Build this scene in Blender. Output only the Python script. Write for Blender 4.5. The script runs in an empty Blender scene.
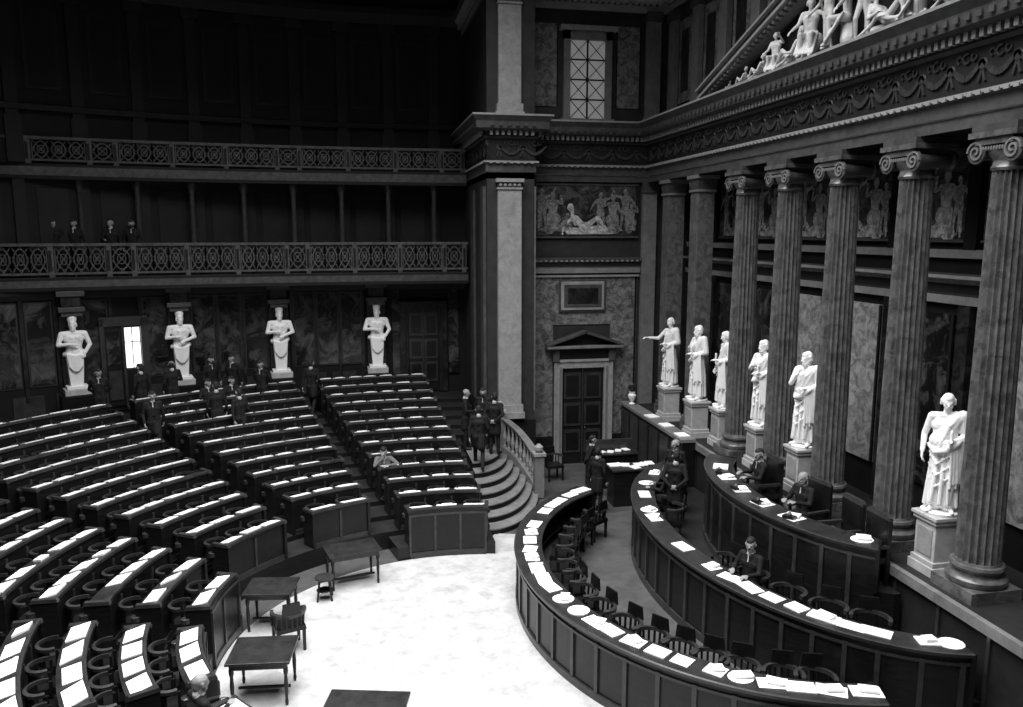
import bpy, bmesh, math, random
import numpy as np
from mathutils import Vector, Matrix
random.seed(4)
sc=bpy.context.scene
col=sc.collection
pi=math.pi
def rad(d): return d*pi/180

# ------------------------------------------------------------ materials
def M(name,a,b=None,scale=4,rough=.6,bump=0.0,vein=False,stretch=None,emit=0,spec=.3,lo=.35,hi=.65):
    m=bpy.data.materials.new(name); m.use_nodes=True
    nt=m.node_tree; bs=nt.nodes['Principled BSDF']
    if b is None: b=a
    bs.inputs['Roughness'].default_value=rough
    bs.inputs['Specular IOR Level'].default_value=spec
    tc=nt.nodes.new('ShaderNodeTexCoord'); mp=nt.nodes.new('ShaderNodeMapping')
    nt.links.new(tc.outputs['Object'],mp.inputs['Vector'])
    if stretch: mp.inputs['Scale'].default_value=stretch
    n=nt.nodes.new('ShaderNodeTexNoise'); n.inputs['Scale'].default_value=scale
    n.inputs['Detail'].default_value=8; n.inputs['Distortion'].default_value=1.0 if vein else .2
    n.inputs['Roughness'].default_value=.7
    nt.links.new(mp.outputs['Vector'],n.inputs['Vector'])
    r=nt.nodes.new('ShaderNodeValToRGB')
    r.color_ramp.elements[0].position=lo; r.color_ramp.elements[1].position=hi
    r.color_ramp.elements[0].color=(a,a,a,1); r.color_ramp.elements[1].color=(b,b,b,1)
    nt.links.new(n.outputs['Fac'],r.inputs['Fac'])
    nt.links.new(r.outputs['Color'],bs.inputs['Base Color'])
    if bump:
        bp=nt.nodes.new('ShaderNodeBump'); bp.inputs['Strength'].default_value=bump; bp.inputs['Distance'].default_value=.02
        nt.links.new(n.outputs['Fac'],bp.inputs['Height']); nt.links.new(bp.outputs['Normal'],bs.inputs['Normal'])
    if emit:
        bs.inputs['Emission Color'].default_value=(1,1,1,1); bs.inputs['Emission Strength'].default_value=emit
    return m
WOOD=M('dark_wood',.004,.010,3,.35,.1,stretch=(1,1,6),spec=.4)
WOODL=M('wood_desktop',.012,.03,3,.33,.1,spec=.45)
WOODR=M('wood_moulding',.018,.04,5,.3,.1,spec=.5)
PAPER=M('paper',.80,.92,8,.8)
CARPET=M('well_carpet',.29,.44,2.6,.95,.4,lo=.32,hi=.58)
FLOORD=M('dark_floor',.010,.02,2,.6,.1)
FLOORG=M('grey_floor',.05,.085,2,.5,.1)
STEPM=M('step_carpet',.12,.19,4,.7,.1)
STONE=M('statue_marble',.74,.84,6,.5,.1)
PEDM=M('pedestal_marble',.32,.46,3,.45,.05,vein=True)
COLM=M('column_marble',.05,.135,4,.28,.04,vein=True,spec=.5,lo=.38,hi=.62)
PIERM=M('pier_stone',.12,.19,3,.5,.05,vein=True)
PILM=M('pilaster_stone',.20,.31,4,.5,.05,vein=True)
MARB=M('veined_marble_panel',.06,.22,5,.4,.03,vein=True,lo=.4,hi=.6)
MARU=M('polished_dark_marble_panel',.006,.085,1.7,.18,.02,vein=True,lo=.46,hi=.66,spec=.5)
MARE=M('lit_marble_panel',.12,.34,4,.35,.03,vein=True,lo=.4,hi=.6)  # paler marble copy: makes up in colour for the shade behind the columns
MARD=M('dark_marble_panel',.006,.03,3.5,.35,.03,vein=True,lo=.42,hi=.62)
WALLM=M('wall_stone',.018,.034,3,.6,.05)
WALLD=M('gallery_wall_dark',.0022,.005,3,.7,.05)  # near-black because the shade of the galleries is put into the colour
GALD=M('gallery_trim_dark',.004,.009,3,.6,.05)  # trim darkened in colour too, to keep the galleries in shade
BALM=M('balustrade_metal',.05,.11,6,.4,.05)
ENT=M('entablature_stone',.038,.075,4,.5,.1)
ENTL=M('entablature_light',.20,.28,6,.5,.1)  # pale copy of the stone: paints the light that dentils and edges catch
FRZ=M('frieze_dark',.006,.013,4,.6,.1)
FEST=M('garland_gilt',.025,.045,9,.4,.2)
FRESCO=M('fresco',.006,.09,3.2,.7,.0,vein=True,lo=.44,hi=.66)
FRESF=M('fresco_figures',.2,.55,7,.7,lo=.4,hi=.6)
FRESF2=M('fresco_figures_dim',.06,.24,7,.7,lo=.4,hi=.6)
FRESE=M('fresco_east',.010,.13,2.6,.7,.0,vein=True,lo=.44,hi=.64)  # brightened fresco copy: offsets the shade under the entablature by colour
FRESE2=M('fresco_east_figures',.14,.5,7,.7,lo=.4,hi=.6)  # figures lightened in colour against the same shade
CEIL=M('ceiling_plaster',.03,.05,3,.7)
GLOW=M('daylight_glass',.8,.8,2,.5,emit=1.5)
WGL=M('window_glass',.2,.3,2,.4,emit=.12)
SKY=M('skylight_glass',.8,.8,2,.5,emit=.25)
BLACK=M('black_leather',.004,.009,8,.3,.1,spec=.5)
SUIT=M('suit_cloth',.005,.009,20,.8)
SUITG=M('suit_cloth_grey',.09,.13,20,.8)
SKIN=M('skin',.22,.26,6,.6)
HAIR=M('hair',.01,.02,20,.7)
HAIRG=M('hair_grey',.14,.2,20,.7)
SHIRT=M('shirt',.40,.45,6,.7)

# ------------------------------------------------------------ mesh builder
class MB:
    def __init__(s): s.v=[];s.f=[];s.mi=[];s.mats=[]
    def m(s,mat):
        if mat not in s.mats: s.mats.append(mat)
        return s.mats.index(mat)
    def add(s,vs,fs,mat):
        o=len(s.v); s.v+= [tuple(x) for x in vs]
        if isinstance(mat,list):
            for f,mm in zip(fs,mat): s.f.append([i+o for i in f]); s.mi.append(s.m(mm))
        else:
            k=s.m(mat)
            for f in fs: s.f.append([i+o for i in f]); s.mi.append(k)
    def box(s,c,sz,mat,rot=0,top=1.0,topy=None):
        x,y,z=[q/2 for q in sz]; ty=top if topy is None else topy
        cs,sn=math.cos(rot),math.sin(rot); vs=[]
        for dz,k,ky in((-z,1,1),(z,top,ty)):
            for dx,dy in((-x,-y),(x,-y),(x,y),(-x,y)):
                dx*=k;dy*=ky
                vs.append((c[0]+dx*cs-dy*sn,c[1]+dx*sn+dy*cs,c[2]+dz))
        s.add(vs,[(0,3,2,1),(4,5,6,7),(0,1,5,4),(1,2,6,5),(2,3,7,6),(3,0,4,7)],mat)
    def b2(s,x0,x1,y0,y1,z0,z1,mat): s.box(((x0+x1)/2,(y0+y1)/2,(z0+z1)/2),(abs(x1-x0),abs(y1-y0),abs(z1-z0)),mat)
    def beam(s,a,b,w,h,mat,up=(0,0,1)):
        a=Vector(a);b=Vector(b);d=(b-a)
        if d.length<1e-6:return
        d.normalize(); u=Vector(up)
        if abs(d.dot(u))>.99:u=Vector((1,0,0))
        sd=d.cross(u).normalized(); uu=sd.cross(d)
        vs=[]
        for p in(a,b):
            for i,j in((-1,-1),(1,-1),(1,1),(-1,1)): vs.append(p+sd*(w/2*i)+uu*(h/2*j))
        s.add(vs,[(0,3,2,1),(4,5,6,7),(0,1,5,4),(1,2,6,5),(2,3,7,6),(3,0,4,7)],mat)
    def lathe(s,c,prof,mat,n=20,fl=0,axis='z',sx=1):
        vs=[];fs=[]
        for r,z in prof:
            for i in range(n):
                a=2*pi*i/n; rr=r
                if fl: rr=r*(1-.17*abs(math.cos(a*fl/2))**1.4)
                p=(rr*math.cos(a)*sx,rr*math.sin(a),z)
                if axis=='x': p=(z,p[0],p[1])
                if axis=='y': p=(p[0],z,p[1])
                vs.append((c[0]+p[0],c[1]+p[1],c[2]+p[2]))
        for j in range(len(prof)-1):
            for i in range(n):
                k=(i+1)%n; fs.append((j*n+i,j*n+k,(j+1)*n+k,(j+1)*n+i))
        fs.append(tuple(range(n-1,-1,-1))); fs.append(tuple((len(prof)-1)*n+i for i in range(n)))
        s.add(vs,fs,mat)
    def sweep(s,path,prof,mat,closed=True):
        n=len(path); P=[Vector(p).to_2d() if len(p)>2 else Vector(p) for p in path]; Z=[p[2] if len(p)>2 else 0 for p in path]
        vs=[]
        for i in range(n):
            ds=[]
            if i>0: ds.append((P[i]-P[i-1]).normalized())
            if i<n-1: ds.append((P[i+1]-P[i]).normalized())
            ns=[Vector((d.y,-d.x)) for d in ds]
            if len(ns)==2:
                mm=(ns[0]+ns[1]).normalized(); k=1/max(.3,mm.dot(ns[0])); nn=mm*k
            else: nn=ns[0]
            for o,z in prof: vs.append((P[i].x+nn.x*o,P[i].y+nn.y*o,z+Z[i]))
        m=len(prof);fs=[];ml=[]
        for i in range(n-1):
            for j in range(m if closed else m-1):
                k=(j+1)%m
                fs.append((i*m+j,i*m+k,(i+1)*m+k,(i+1)*m+j)); ml.append(mat[j] if isinstance(mat,list) else mat)
        if closed:
            fs.append(tuple(range(m-1,-1,-1)));fs.append(tuple((n-1)*m+j for j in range(m)))
            ml+=[ml[0],ml[0]]
        s.add(vs,fs,ml)
    def poly(s,pts,z0,z1,mat,sidemat=None):
        n=len(pts); vs=[(p[0],p[1],z0) for p in pts]+[(p[0],p[1],z1) for p in pts]
        fs=[tuple(range(n-1,-1,-1)),tuple(range(n,2*n))]+[(i,(i+1)%n,n+(i+1)%n,n+i) for i in range(n)]
        sm=sidemat or mat
        s.add(vs,fs,[mat,mat]+[sm]*n)
    def obj(s,name,smooth=False,parent=None,loc=None,bevel=0,recalc=True):
        me=bpy.data.meshes.new(name); me.from_pydata(s.v,[],s.f)
        for m in s.mats: me.materials.append(m)
        me.polygons.foreach_set('material_index',s.mi)
        if recalc:
            bm=bmesh.new();bm.from_mesh(me);bmesh.ops.recalc_face_normals(bm,faces=bm.faces);bm.to_mesh(me);bm.free()
        if smooth:
            me.polygons.foreach_set('use_smooth',[True]*len(me.polygons))
            try: me.set_sharp_from_angle(angle=rad(40))
            except Exception: pass
        o=bpy.data.objects.new(name,me); col.objects.link(o)
        if parent: o.parent=parent
        if loc: o.location=loc
        if bevel:
            b=o.modifiers.new('b','BEVEL');b.width=bevel;b.segments=2;b.limit_method='ANGLE'
        return o
def empty(name,loc=(0,0,0)):
    e=bpy.data.objects.new(name,None); e.location=loc; e.empty_display_size=.2; col.objects.link(e); return e
def arc(c,r,t0,t1,step=.3,ry=None):
    ry=ry or r
    n=max(2,int(abs(rad(t1-t0))*max(r,ry)/step)+1)
    return [(c[0]+r*math.cos(rad(t0+(t1-t0)*i/n)),c[1]+ry*math.sin(rad(t0+(t1-t0)*i/n))) for i in range(n+1)]

# ------------------------------------------------------------ organic figures
def add_capsule(V,F,a,b,ra,rb,n=10):
    a=np.array(a,float);b=np.array(b,float);d=b-a;L=np.linalg.norm(d)
    d=d/L if L>1e-6 else np.array([0,0,1.])
    t=np.array([1.,0,0]) if abs(d[0])<.8 else np.array([0,1.,0])
    u=np.cross(d,t);u/=np.linalg.norm(u);w=np.cross(d,u)
    o=len(V);rings=[(a,ra,p) for p in(-80,-50,-22,0)]+[(b,rb,p) for p in(0,22,50,80)]
    for c,r,p in rings:
        s_,c_=math.sin(rad(p)),math.cos(rad(p))
        for i in range(n):
            q=2*pi*i/n; V.append(tuple(c+d*r*s_+(u*math.cos(q)+w*math.sin(q))*r*c_))
    for j in range(7):
        for i in range(n):
            k=(i+1)%n;F.append((o+j*n+i,o+j*n+k,o+(j+1)*n+k,o+(j+1)*n+i))
    F.append(tuple(o+n-1-i for i in range(n)));F.append(tuple(o+7*n+i for i in range(n)))
def organic(name,prims,mats,voxel=.011):
    V=[];F=[]
    for p in prims: add_capsule(V,F,p[0],p[1],p[2],p[3])
    me=bpy.data.meshes.new('tmp');me.from_pydata(V,[],F)
    o=bpy.data.objects.new('tmp',me);col.objects.link(o)
    r=o.modifiers.new('r','REMESH');r.mode='VOXEL';r.voxel_size=voxel;r.adaptivity=0
    s=o.modifiers.new('s','SMOOTH');s.factor=.5;s.iterations=2
    dg=bpy.context.evaluated_depsgraph_get()
    m2=bpy.data.meshes.new_from_object(o.evaluated_get(dg))
    m2.name=name
    bpy.data.objects.remove(o);bpy.data.meshes.remove(me)
    m2.materials.clear()
    for m in mats:m2.materials.append(m)
    n=len(m2.vertices)
    if len(set(p[4] for p in prims))>1:
        co=np.empty(n*3);m2.vertices.foreach_get('co',co);co=co.reshape(-1,3)
        best=np.full(n,1e9);bi=np.zeros(n,int)
        for p in prims:
            a=np.array(p[0],float);b=np.array(p[1],float);d=b-a;L=d@d
            t=np.clip(((co-a)@d)/L,0,1) if L>1e-9 else np.zeros(n)
            ds=np.linalg.norm(co-(a+t[:,None]*d),axis=1)-(p[2]+(p[3]-p[2])*t)
            k=ds<best-1e-5;best[k]=ds[k];bi[k]=p[4]
        mi=[int(bi[q.vertices[0]]) for q in m2.polygons]
        m2.polygons.foreach_set('material_index',mi)
    m2.polygons.foreach_set('use_smooth',[True]*len(m2.polygons))
    return m2
def v3(*a): return np.array(a,float)
def head(pr,c,yaw=0,tilt=0,bald=False,beard=False,wavy=False):
    R=(Matrix.Rotation(rad(yaw),3,'Z')@Matrix.Rotation(rad(tilt),3,'X'))
    def q(x,y,z): return v3(*(R@Vector((x,y,z))))+c
    A=pr.append
    A((q(0,.02,.03),q(0,-.005,.03),.088,.086,1))
    A((q(0,-.03,.0),q(0,-.046,-.078),.069,.042,1))
    for s in(-1,1):
        A((q(.032*s,-.05,-.02),q(.03*s,-.05,-.05),.034,.028,1))
        A((q(.03*s,-.086,.006),q(.03*s,-.086,.006),.011,.011,2))
        A((q(.087*s,.012,.012),q(.085*s,.01,-.02),.018,.013,1))
    A((q(-.036,-.08,.027),q(.036,-.08,.027),.014,.014,1))
    A((q(0,-.088,.018),q(0,-.116,-.018),.010,.016,1))
    A((q(-.02,-.09,-.05),q(.02,-.09,-.05),.008,.008,2))
    if not bald:
        A((q(0,.03,.062),q(0,-.02,.072),.086,.07,2));
    A((q(0,.05,.02),q(0,.05,-.03),.078,.06,2))
    if wavy:
        for i in range(12):
            a=pi*i/11; A((q(.085*math.cos(a),.01+.06*math.sin(a),.05),q(.09*math.cos(a),.03+.05*math.sin(a),-.02),.022,.02,2))
    if beard:
        A((q(0,-.07,-.078),q(0,-.075,-.12),.045,.026,2)); 
        for s in(-1,1): A((q(.06*s,-.02,-.03),q(.03*s,-.06,-.09),.026,.03,2))
        A((q(-.028,-.098,-.036),q(.028,-.098,-.036),.011,.011,2))
def hand(pr,w,d,palm,side,curl=35,mi=1):
    d=v3(*d);d/=np.linalg.norm(d);palm=v3(*palm);palm-=d*(palm@d)
    palm/=max(1e-6,np.linalg.norm(palm)); c=np.cross(d,palm)*side
    for k in(-.022,0,.022): pr.append((w+d*.01+c*k*.6,w+d*.075+c*k,.018,.017,mi))
    for k,l in((-.034,.062),(-.0115,.08),(.0115,.086),(.034,.074)):
        b=w+d*.085+c*k; c1,s1=math.cos(rad(curl*.6)),math.sin(rad(curl*.6))
        m_=b+(d*c1+palm*s1)*l*.5; c2,s2=math.cos(rad(curl*1.6)),math.sin(rad(curl*1.6))
        pr.append((b,m_,.0105,.0098,mi));pr.append((m_,m_+(d*c2+palm*s2)*l*.5,.0098,.0088,mi))
    t0=w+d*.025+c*.028; t1=t0+d*.035+c*.030+palm*.012; pr.append((t0,t1,.014,.012,mi)); pr.append((t1,t1+d*.03+palm*.012,.012,.0095,mi))
def body(J,style='suit',hd={}):
    pr=[];A=pr.append
    g=lambda k:v3(*J[k])
    hl,hr,sl,sr=g('hipL'),g('hipR'),g('shL'),g('shR')
    P=(hl+hr)/2;C=(sl+sr)/2;sd=(sl-sr);sd/=np.linalg.norm(sd);sh=(hl-hr);sh/=np.linalg.norm(sh)
    up=(C-P);H=np.linalg.norm(up);up/=H
    fr=np.cross(up,sd) ; fr=-fr if fr[1]>0 else fr
    W=P+up*H*.38;Rb=P+up*H*.74
    A((hl*.8+P*.2,hr*.8+P*.2,.112,.112,0))
    A((W-sd*.055,W+sd*.055,.105,.105,0))
    A((Rb-sd*.085,Rb+sd*.085,.115,.115,0))
    for s in(-1,1):
        A((P+sh*.06*s,W+sd*.05*s,.108,.10,0));A((W+sd*.055*s,Rb+sd*.075*s,.10,.112,0))
        A((Rb+sd*.08*s,C+sd*.12*s+up*.0,.11,.068,0))
    A((sl*.92+C*.08,sr*.92+C*.08,.066,.066,0))
    A((C+up*.02,g('head')-up*.07+v3(0,.02,0),.062,.052,1 if style!='stone' else 0))
    for s,k in((1,'L'),(-1,'R')):
        A((g('hip'+k),g('kn'+k),.092,.062,0));A((g('kn'+k),g('an'+k),.060,.044 if style!='suit' else .05,0))
        toe=g('toe'+k);an=g('an'+k);hm=an.copy();hm[2]=an[2]-.035
        A((hm,toe,.042,.034,2 if style=='suit' else 0))
        A((g('sh'+k),g('el'+k),.060,.046,0));A((g('el'+k),g('wr'+k),.046,.034,0))
        d=J.get('hd'+k,None); d=g('wr'+k)-g('el'+k) if d is None else v3(*d)
        hand(pr,g('wr'+k)+d/np.linalg.norm(d)*.02,d,J.get('pm'+k,(-s,0,-.2)),s,J.get('curl',35))
    if style=='nude':
        for s in(-1,1): A((Rb+sd*.06*s+fr*.065+up*.04,Rb+sd*.09*s+fr*.055+up*.05,.06,.05,0))
    if style=='suit':
        A((C+fr*.055+up*.03,Rb+fr*.085,.022,.028,3))
        A((C+fr*.03+up*.07,C-fr*.02+up*.07,.056,.056,3))
        for s in(-1,1):
            A((C+sd*.04*s+fr*.06+up*.03,W+fr*.1+sd*.02*s,.035,.02,0))
            if J.get('coat',True): A((P+sh*.07*s-fr*.01,P*.35+g('kn'+('L' if s>0 else 'R'))*.65-fr*.03,.118,.125,0))
    head(pr,g('head'),**hd)
    return pr
def stand(**k):
    J=dict(hipL=(.09,0,.93),hipR=(-.09,0,.93),knL=(.10,-.02,.50),knR=(-.10,.0,.50),anL=(.11,.03,.09),anR=(-.11,.03,.09),
      toeL=(.14,-.14,.036),toeR=(-.14,-.14,.036),shL=(.185,.01,1.44),shR=(-.185,.01,1.44),elL=(.25,.04,1.15),elR=(-.25,.04,1.15),
      wrL=(.26,-.05,.91),wrR=(-.26,-.05,.91),head=(0,-.02,1.645))
    J.update(k);return J
def sit(**k):
    J=dict(hipL=(.1,0,.55),hipR=(-.1,0,.55),knL=(.12,-.43,.53),knR=(-.12,-.43,.53),anL=(.12,-.40,.10),anR=(-.12,-.40,.10),
      toeL=(.14,-.56,.036),toeR=(-.14,-.56,.036),shL=(.185,-.02,1.05),shR=(-.185,-.02,1.05),elL=(.25,-.13,.82),elR=(-.25,-.13,.82),
      wrL=(.13,-.34,.86),wrR=(-.13,-.34,.86),head=(0,-.06,1.255),pmL=(0,0,-1),pmR=(0,0,-1),coat=False)
    J.update(k);return J
def toga(arm='L',scroll=True,seed=1):
    rn=random.Random(seed)
    J=stand(knL=(.12,-.12,.52),anL=(.13,.0,.10),toeL=(.17,-.17,.05),toeR=(-.14,-.20,.05),
            shL=(.20,.01,1.45),shR=(-.20,.01,1.43),elL=(.27,-.02,1.17),wrL=(.12,-.22,1.13),hdL=(-.5,-.6,.1),pmL=(0,0,-1),hipR=(-.11,0,.94))
    if arm=='out': J.update(elR=(-.34,-.12,1.22),wrR=(-.42,-.36,1.24),hdR=(-.3,-.9,.1),pmR=(0,0,-1))
    elif arm=='chest': J.update(elR=(-.27,-.08,1.16),wrR=(-.07,-.22,1.27),hdR=(1,-.2,.4),pmR=(0,.8,.1))
    elif arm=='down': J.update(elR=(-.28,.02,1.15),wrR=(-.28,-.10,.92))
    elif arm=='chin': J.update(elR=(-.21,-.17,1.18),wrR=(-.05,-.23,1.38),hdR=(.1,.1,1),pmR=(0,1,0))
    pr=body(J,'stone',dict(yaw={'out':20,'chest':-15,'down':10,'chin':-20}[arm],beard=arm in('chest','chin'),wavy=True,tilt=8))
    A=pr.append
    n=15
    for i in range(n):
        a=2*pi*(i+.3*rn.random())/n; rr=.020+.010*rn.random()
        f=math.sin(a)
        top=v3(.150*math.cos(a),.115*f,1.02)
        mid=v3((.195)*math.cos(a)+.01,(.155 if f>0 else .175)*f,.55)
        sw=.03*math.sin(i*2.3)
        bot=v3(.205*math.cos(a)+sw,.175*f,.12+(.05 if f<-.4 else 0))
        A((top,mid,rr*.8,rr,0));A((mid,bot,rr,rr*1.15,0))
    A((v3(-.06,0,1.0),v3(-.075,.0,.15),.125,.13,0));A((v3(.06,-.0,1.0),v3(.085,-.01,.15),.125,.13,0));A((v3(.08,-.05,.85),v3(.12,-.09,.5),.095,.095,0))
    for i in range(6):
        t=i/5
        p0=v3(.20-.07*t,-.05-.03*t,1.50-.012*i); p1=v3(.05-.10*t,-.135-.01*t,1.33-.055*i); p2=v3(-.15-.02*t,-.08+.02*t,1.17-.065*i)
        A((p0,p1,.022,.020,0));A((p1,p2,.020,.024,0))
    A((v3(.12,0,1.42),v3(-.08,-.02,1.08),.118,.138,0))
    for i in range(6): A((v3(.17,.08,1.48-.03*i),v3(-.15,.11,1.10-.06*i),.03,.03,0))
    A((v3(-.20,.0,1.0),v3(-.10,-.17,.94),.040,.045,0));A((v3(-.10,-.17,.94),v3(.05,-.20,.98),.045,.045,0));A((v3(.05,-.2,.98),v3(.17,-.18,1.10),.045,.05,0))
    for i in range(5):
        x=.10+.036*i
        A((v3(x,-.20+.02*i,1.12),v3(x+.02,-.19+.03*i,.42+.07*(i%2)),.022,.018,0))
    A((v3(.17,-.12,1.08),v3(.19,-.12,.5),.045,.035,0))
    for i in range(3):
        z=.86-.17*i
        A((v3(-.19,-.04,z+.04),v3(-.08,-.172,z-.11),.014,.015,0));A((v3(-.08,-.172,z-.11),v3(.11,-.185,z+.07),.015,.012,0))
    A((v3(.20,0,1.47),v3(.26,.02,1.17),.088,.078,0));A((v3(.26,.02,1.17),v3(.18,-.14,1.12),.072,.055,0))
    if scroll: A((v3(.10,-.27,1.06),v3(.10,-.27,1.28),.024,.024,0))
    return pr
def mobj(name,me,loc,rot=0,sc_=1,parent=None):
    o=bpy.data.objects.new(name,me);o.location=loc;o.rotation_euler=(0,0,rot)
    o.scale=(sc_,)*3 if not isinstance(sc_,tuple) else sc_
    col.objects.link(o)
    if parent:o.parent=parent
    return o

# ------------------------------------------------------------ room shell
CX,CY=1.8,13.0
def wallY(x): return 4.5+math.sqrt(max(0,23.4**2-(x-1.5)**2))
def wdir(x): return math.atan2(wallY(x)-4.5,x-1.5)
def wall_r(th):
    r=10
    while r<40:
        x=CX+r*math.cos(th);y=CY+r*math.sin(th)
        if x<-15.9: return r
        if y>CY and y>wallY(max(-16,x)): return r
        if y<-1.9: return r
        r+=.05
    return r
PX=3.72
b=MB();b.b2(-16.4,10.8,-2.4,29,-.3,0,FLOORG);b.obj('floor')
b=MB();b.b2(-16.4,10.8,-2.4,29,17,17.3,CEIL)
for i in range(8): b.b2(-16,10.4,-2+i*4-.15,-2+i*4+.15,16.75,17,CEIL)
b.obj('ceiling')
b=MB();b.b2(-6,6,1,20,16.62,16.66,SKY)
for i in range(7): b.b2(-6+2*i-.06,-6+2*i+.06,1,20,16.55,16.7,BALM)
for i in range(11): b.b2(-6,6,1+1.9*i-.05,1+1.9*i+.05,16.55,16.7,BALM)
b.obj('skylight')
xs=[4.4-20.4*i/60 for i in range(61)]
b=MB();wp=[(x,wallY(x)) for x in xs]
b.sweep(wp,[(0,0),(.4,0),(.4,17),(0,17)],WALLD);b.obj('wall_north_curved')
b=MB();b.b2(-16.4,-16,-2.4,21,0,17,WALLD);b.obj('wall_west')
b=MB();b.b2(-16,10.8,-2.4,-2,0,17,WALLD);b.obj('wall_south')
b=MB();b.b2(5.1,10.8,24,24.4,0,17,WALLM);b.obj('wall_north')
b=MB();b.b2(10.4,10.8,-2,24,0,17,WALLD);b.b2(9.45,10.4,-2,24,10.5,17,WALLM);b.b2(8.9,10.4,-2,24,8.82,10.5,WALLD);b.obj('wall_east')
b=MB();b.b2(PX,5.1,22.9,28,0,17,WALLM)
b.b2(PX-.05,5.15,22.8,28,0,1.75,WALLD)
for z0,z1,w in((2.15,8.5,.34),(10.75,13.5,.32)):
    b.b2(4.35-w,4.35+w,22.72,22.9,z0,z1,PILM)
    b.b2(4.35-w-.05,4.35+w+.05,22.66,22.9,z0-.12,z0+.1,PILM); b.b2(4.35-w-.09,4.35+w+.09,22.62,22.9,z0-.3,z0-.12,PILM)
    b.b2(4.35-w-.03,4.35+w+.03,22.68,22.9,z1,z1+.05,PILM)
    b.b2(4.35-w,4.35+w,22.70,22.9,z1+.05,z1+.2,ENT); b.b2(4.35-w-.06,4.35+w+.06,22.64,22.9,z1+.2,z1+.3,PILM)
    for k in range(5): b.lathe((4.35-w+.07+k*(2*w-.14)/4,22.69,z1+.12),[(.03,-.03),(.05,0),(.03,.03)],ENTL,8,axis='y')
b.b2(PX-.09,PX,23.1,23.6,2,8.6,ENT);b.b2(PX-.07,PX,25.2,25.8,2,8.6,ENT)
b.b2(5.1,5.16,22.95,23.9,2,8.6,PIERM)
b.obj('wall_pier_corner')
b=MB()
for z0,z1 in((1.2,8.5),(10.75,13.5)):
    for x0,x1 in((8.76,9.2),):
        b.b2(x0,x1,23.85,24,z0,z1,PIERM);b.b2(x0-.05,x1+.05,23.8,24,z0-.25,z0,PIERM)
        b.b2(x0-.03,x1+.03,23.8,24,z1,z1+.3,ENT)
b.obj('pilaster_north')
b=MB()
b.b2(5.15,5.95,23.97,24,.9,5.95,MARB);b.b2(7.8,8.66,23.97,24,.9,5.95,MARB);b.b2(5.95,7.8,23.97,24,4.45,5.95,MARB)
b.b2(5.15,8.7,23.93,24,0,.85,WALLD)
for x0,x1 in((5.2,5.26),(8.58,8.64)): b.b2(x0,x1,23.95,24,.9,5.95,WALLD)
b.sweep([(5.1,24),(8.72,24)],[(0,6.05),(.1,6.05),(.13,6.2),(.1,6.24),(.1,6.4),(.2,6.5),(0,6.52)],[WALLM,ENTL,ENT,FRZ,ENTL,ENT,ENT])
for i in range(22): b.b2(5.16+.162*i,5.24+.162*i,23.84,23.92,6.40,6.46,ENTL)
b.b2(5.1,8.7,23.9,24,5.93,5.99,ENTL)
b.obj('trim_north_panels')
b=MB()
b.b2(6.12,7.62,23.9,23.97,4.85,5.85,ENT);b.b2(6.18,7.56,23.87,23.92,4.91,5.79,PILM);b.b2(6.27,7.47,23.85,23.9,5.0,5.7,ENT);b.b2(6.38,7.36,23.84,23.88,5.1,5.6,MARD)
b.obj('wall_relief_panel',bevel=.015)
def door(name,cx,y,w,h,ped=True,z0=0,F1=None,F2=None):
    F1=F1 or PILM;F2=F2 or PIERM
    e=empty(name,(cx,y,z0))
    b=MB()
    b.b2(-w/2,w/2,-.03,-.002,0,h,WOOD)
    for sx in(-1,1):
        for a,c in((.12,.36),(.40,.64),(.68,.95)):
            b.b2(sx*w*.04,sx*w*.44,-.055,-.03,h*a,h*c,WOODR); b.b2(sx*w*.09,sx*w*.39,-.07,-.05,h*(a+.03),h*(c-.03),WOOD)
    b.b2(-.02,.02,-.07,-.03,0,h,WOODR)
    b.lathe((.08,-.09,h*.38),[(.01,-.02),(.03,0),(.01,.02)],BALM,8,axis='y')
    b.obj('leaf',parent=e)
    b=MB()
    for sx in(-1,1):
        b.b2(sx*w/2,sx*(w/2+.24),-.16,0,0,h+.24,F1); b.b2(sx*(w/2+.04),sx*(w/2+.10),-.19,-.1,0,h+.06,F2)
        b.b2(sx*(w/2+.2),sx*(w/2+.27),-.2,-.1,0,h+.24,F1)
    b.b2(-w/2,w/2,-.16,0,h,h+.24,F1); b.b2(-w/2-.27,w/2+.27,-.2,0,h+.2,h+.28,F1)
    if ped:
        b.b2(-w/2-.2,w/2+.2,-.12,0,h+.28,h+.62,GALD)
        for sx in(-1,1): b.b2(sx*(w/2+.12),sx*(w/2+.32),-.24,0,h+.22,h+.64,ENT)
        hw=w/2+.54; zb=h+.64
        b.b2(-hw,hw,-.36,0,zb,zb+.08,PIERM)
        vs=[(-hw+.1,-.1,zb+.08),(hw-.1,-.1,zb+.08),(0,-.1,zb+.46),(-hw+.1,0,zb+.08),(hw-.1,0,zb+.08),(0,0,zb+.46)]
        b.add(vs,[(0,1,2),(3,5,4),(0,3,4,1),(1,4,5,2),(2,5,3,0)],WALLD)
        b.beam((-hw,-.18,zb+.1),(0.03,-.18,zb+.52),.36,.08,ENT);b.beam((hw,-.18,zb+.1),(-.03,-.18,zb+.52),.36,.08,ENT)
    b.obj('frame',parent=e,bevel=.01)
    return e
door('door_1',6.9,23.93,1.36,3.1)
door('door_2',2.25,wallY(2.25)-.02,1.1,2.9,False,1.76,MARD,GALD)
b=MB();b.b2(5.2,8.65,23.94,24,7.1,8.78,FRZ);b.b2(5.32,8.53,23.92,23.95,7.2,8.68,FRESCO)
for a in(7.12,8.70): b.b2(5.22,8.63,23.91,23.95,a,a+.06,ENT)
b.obj('wall_fresco')
b=MB();X0=6.92
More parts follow.
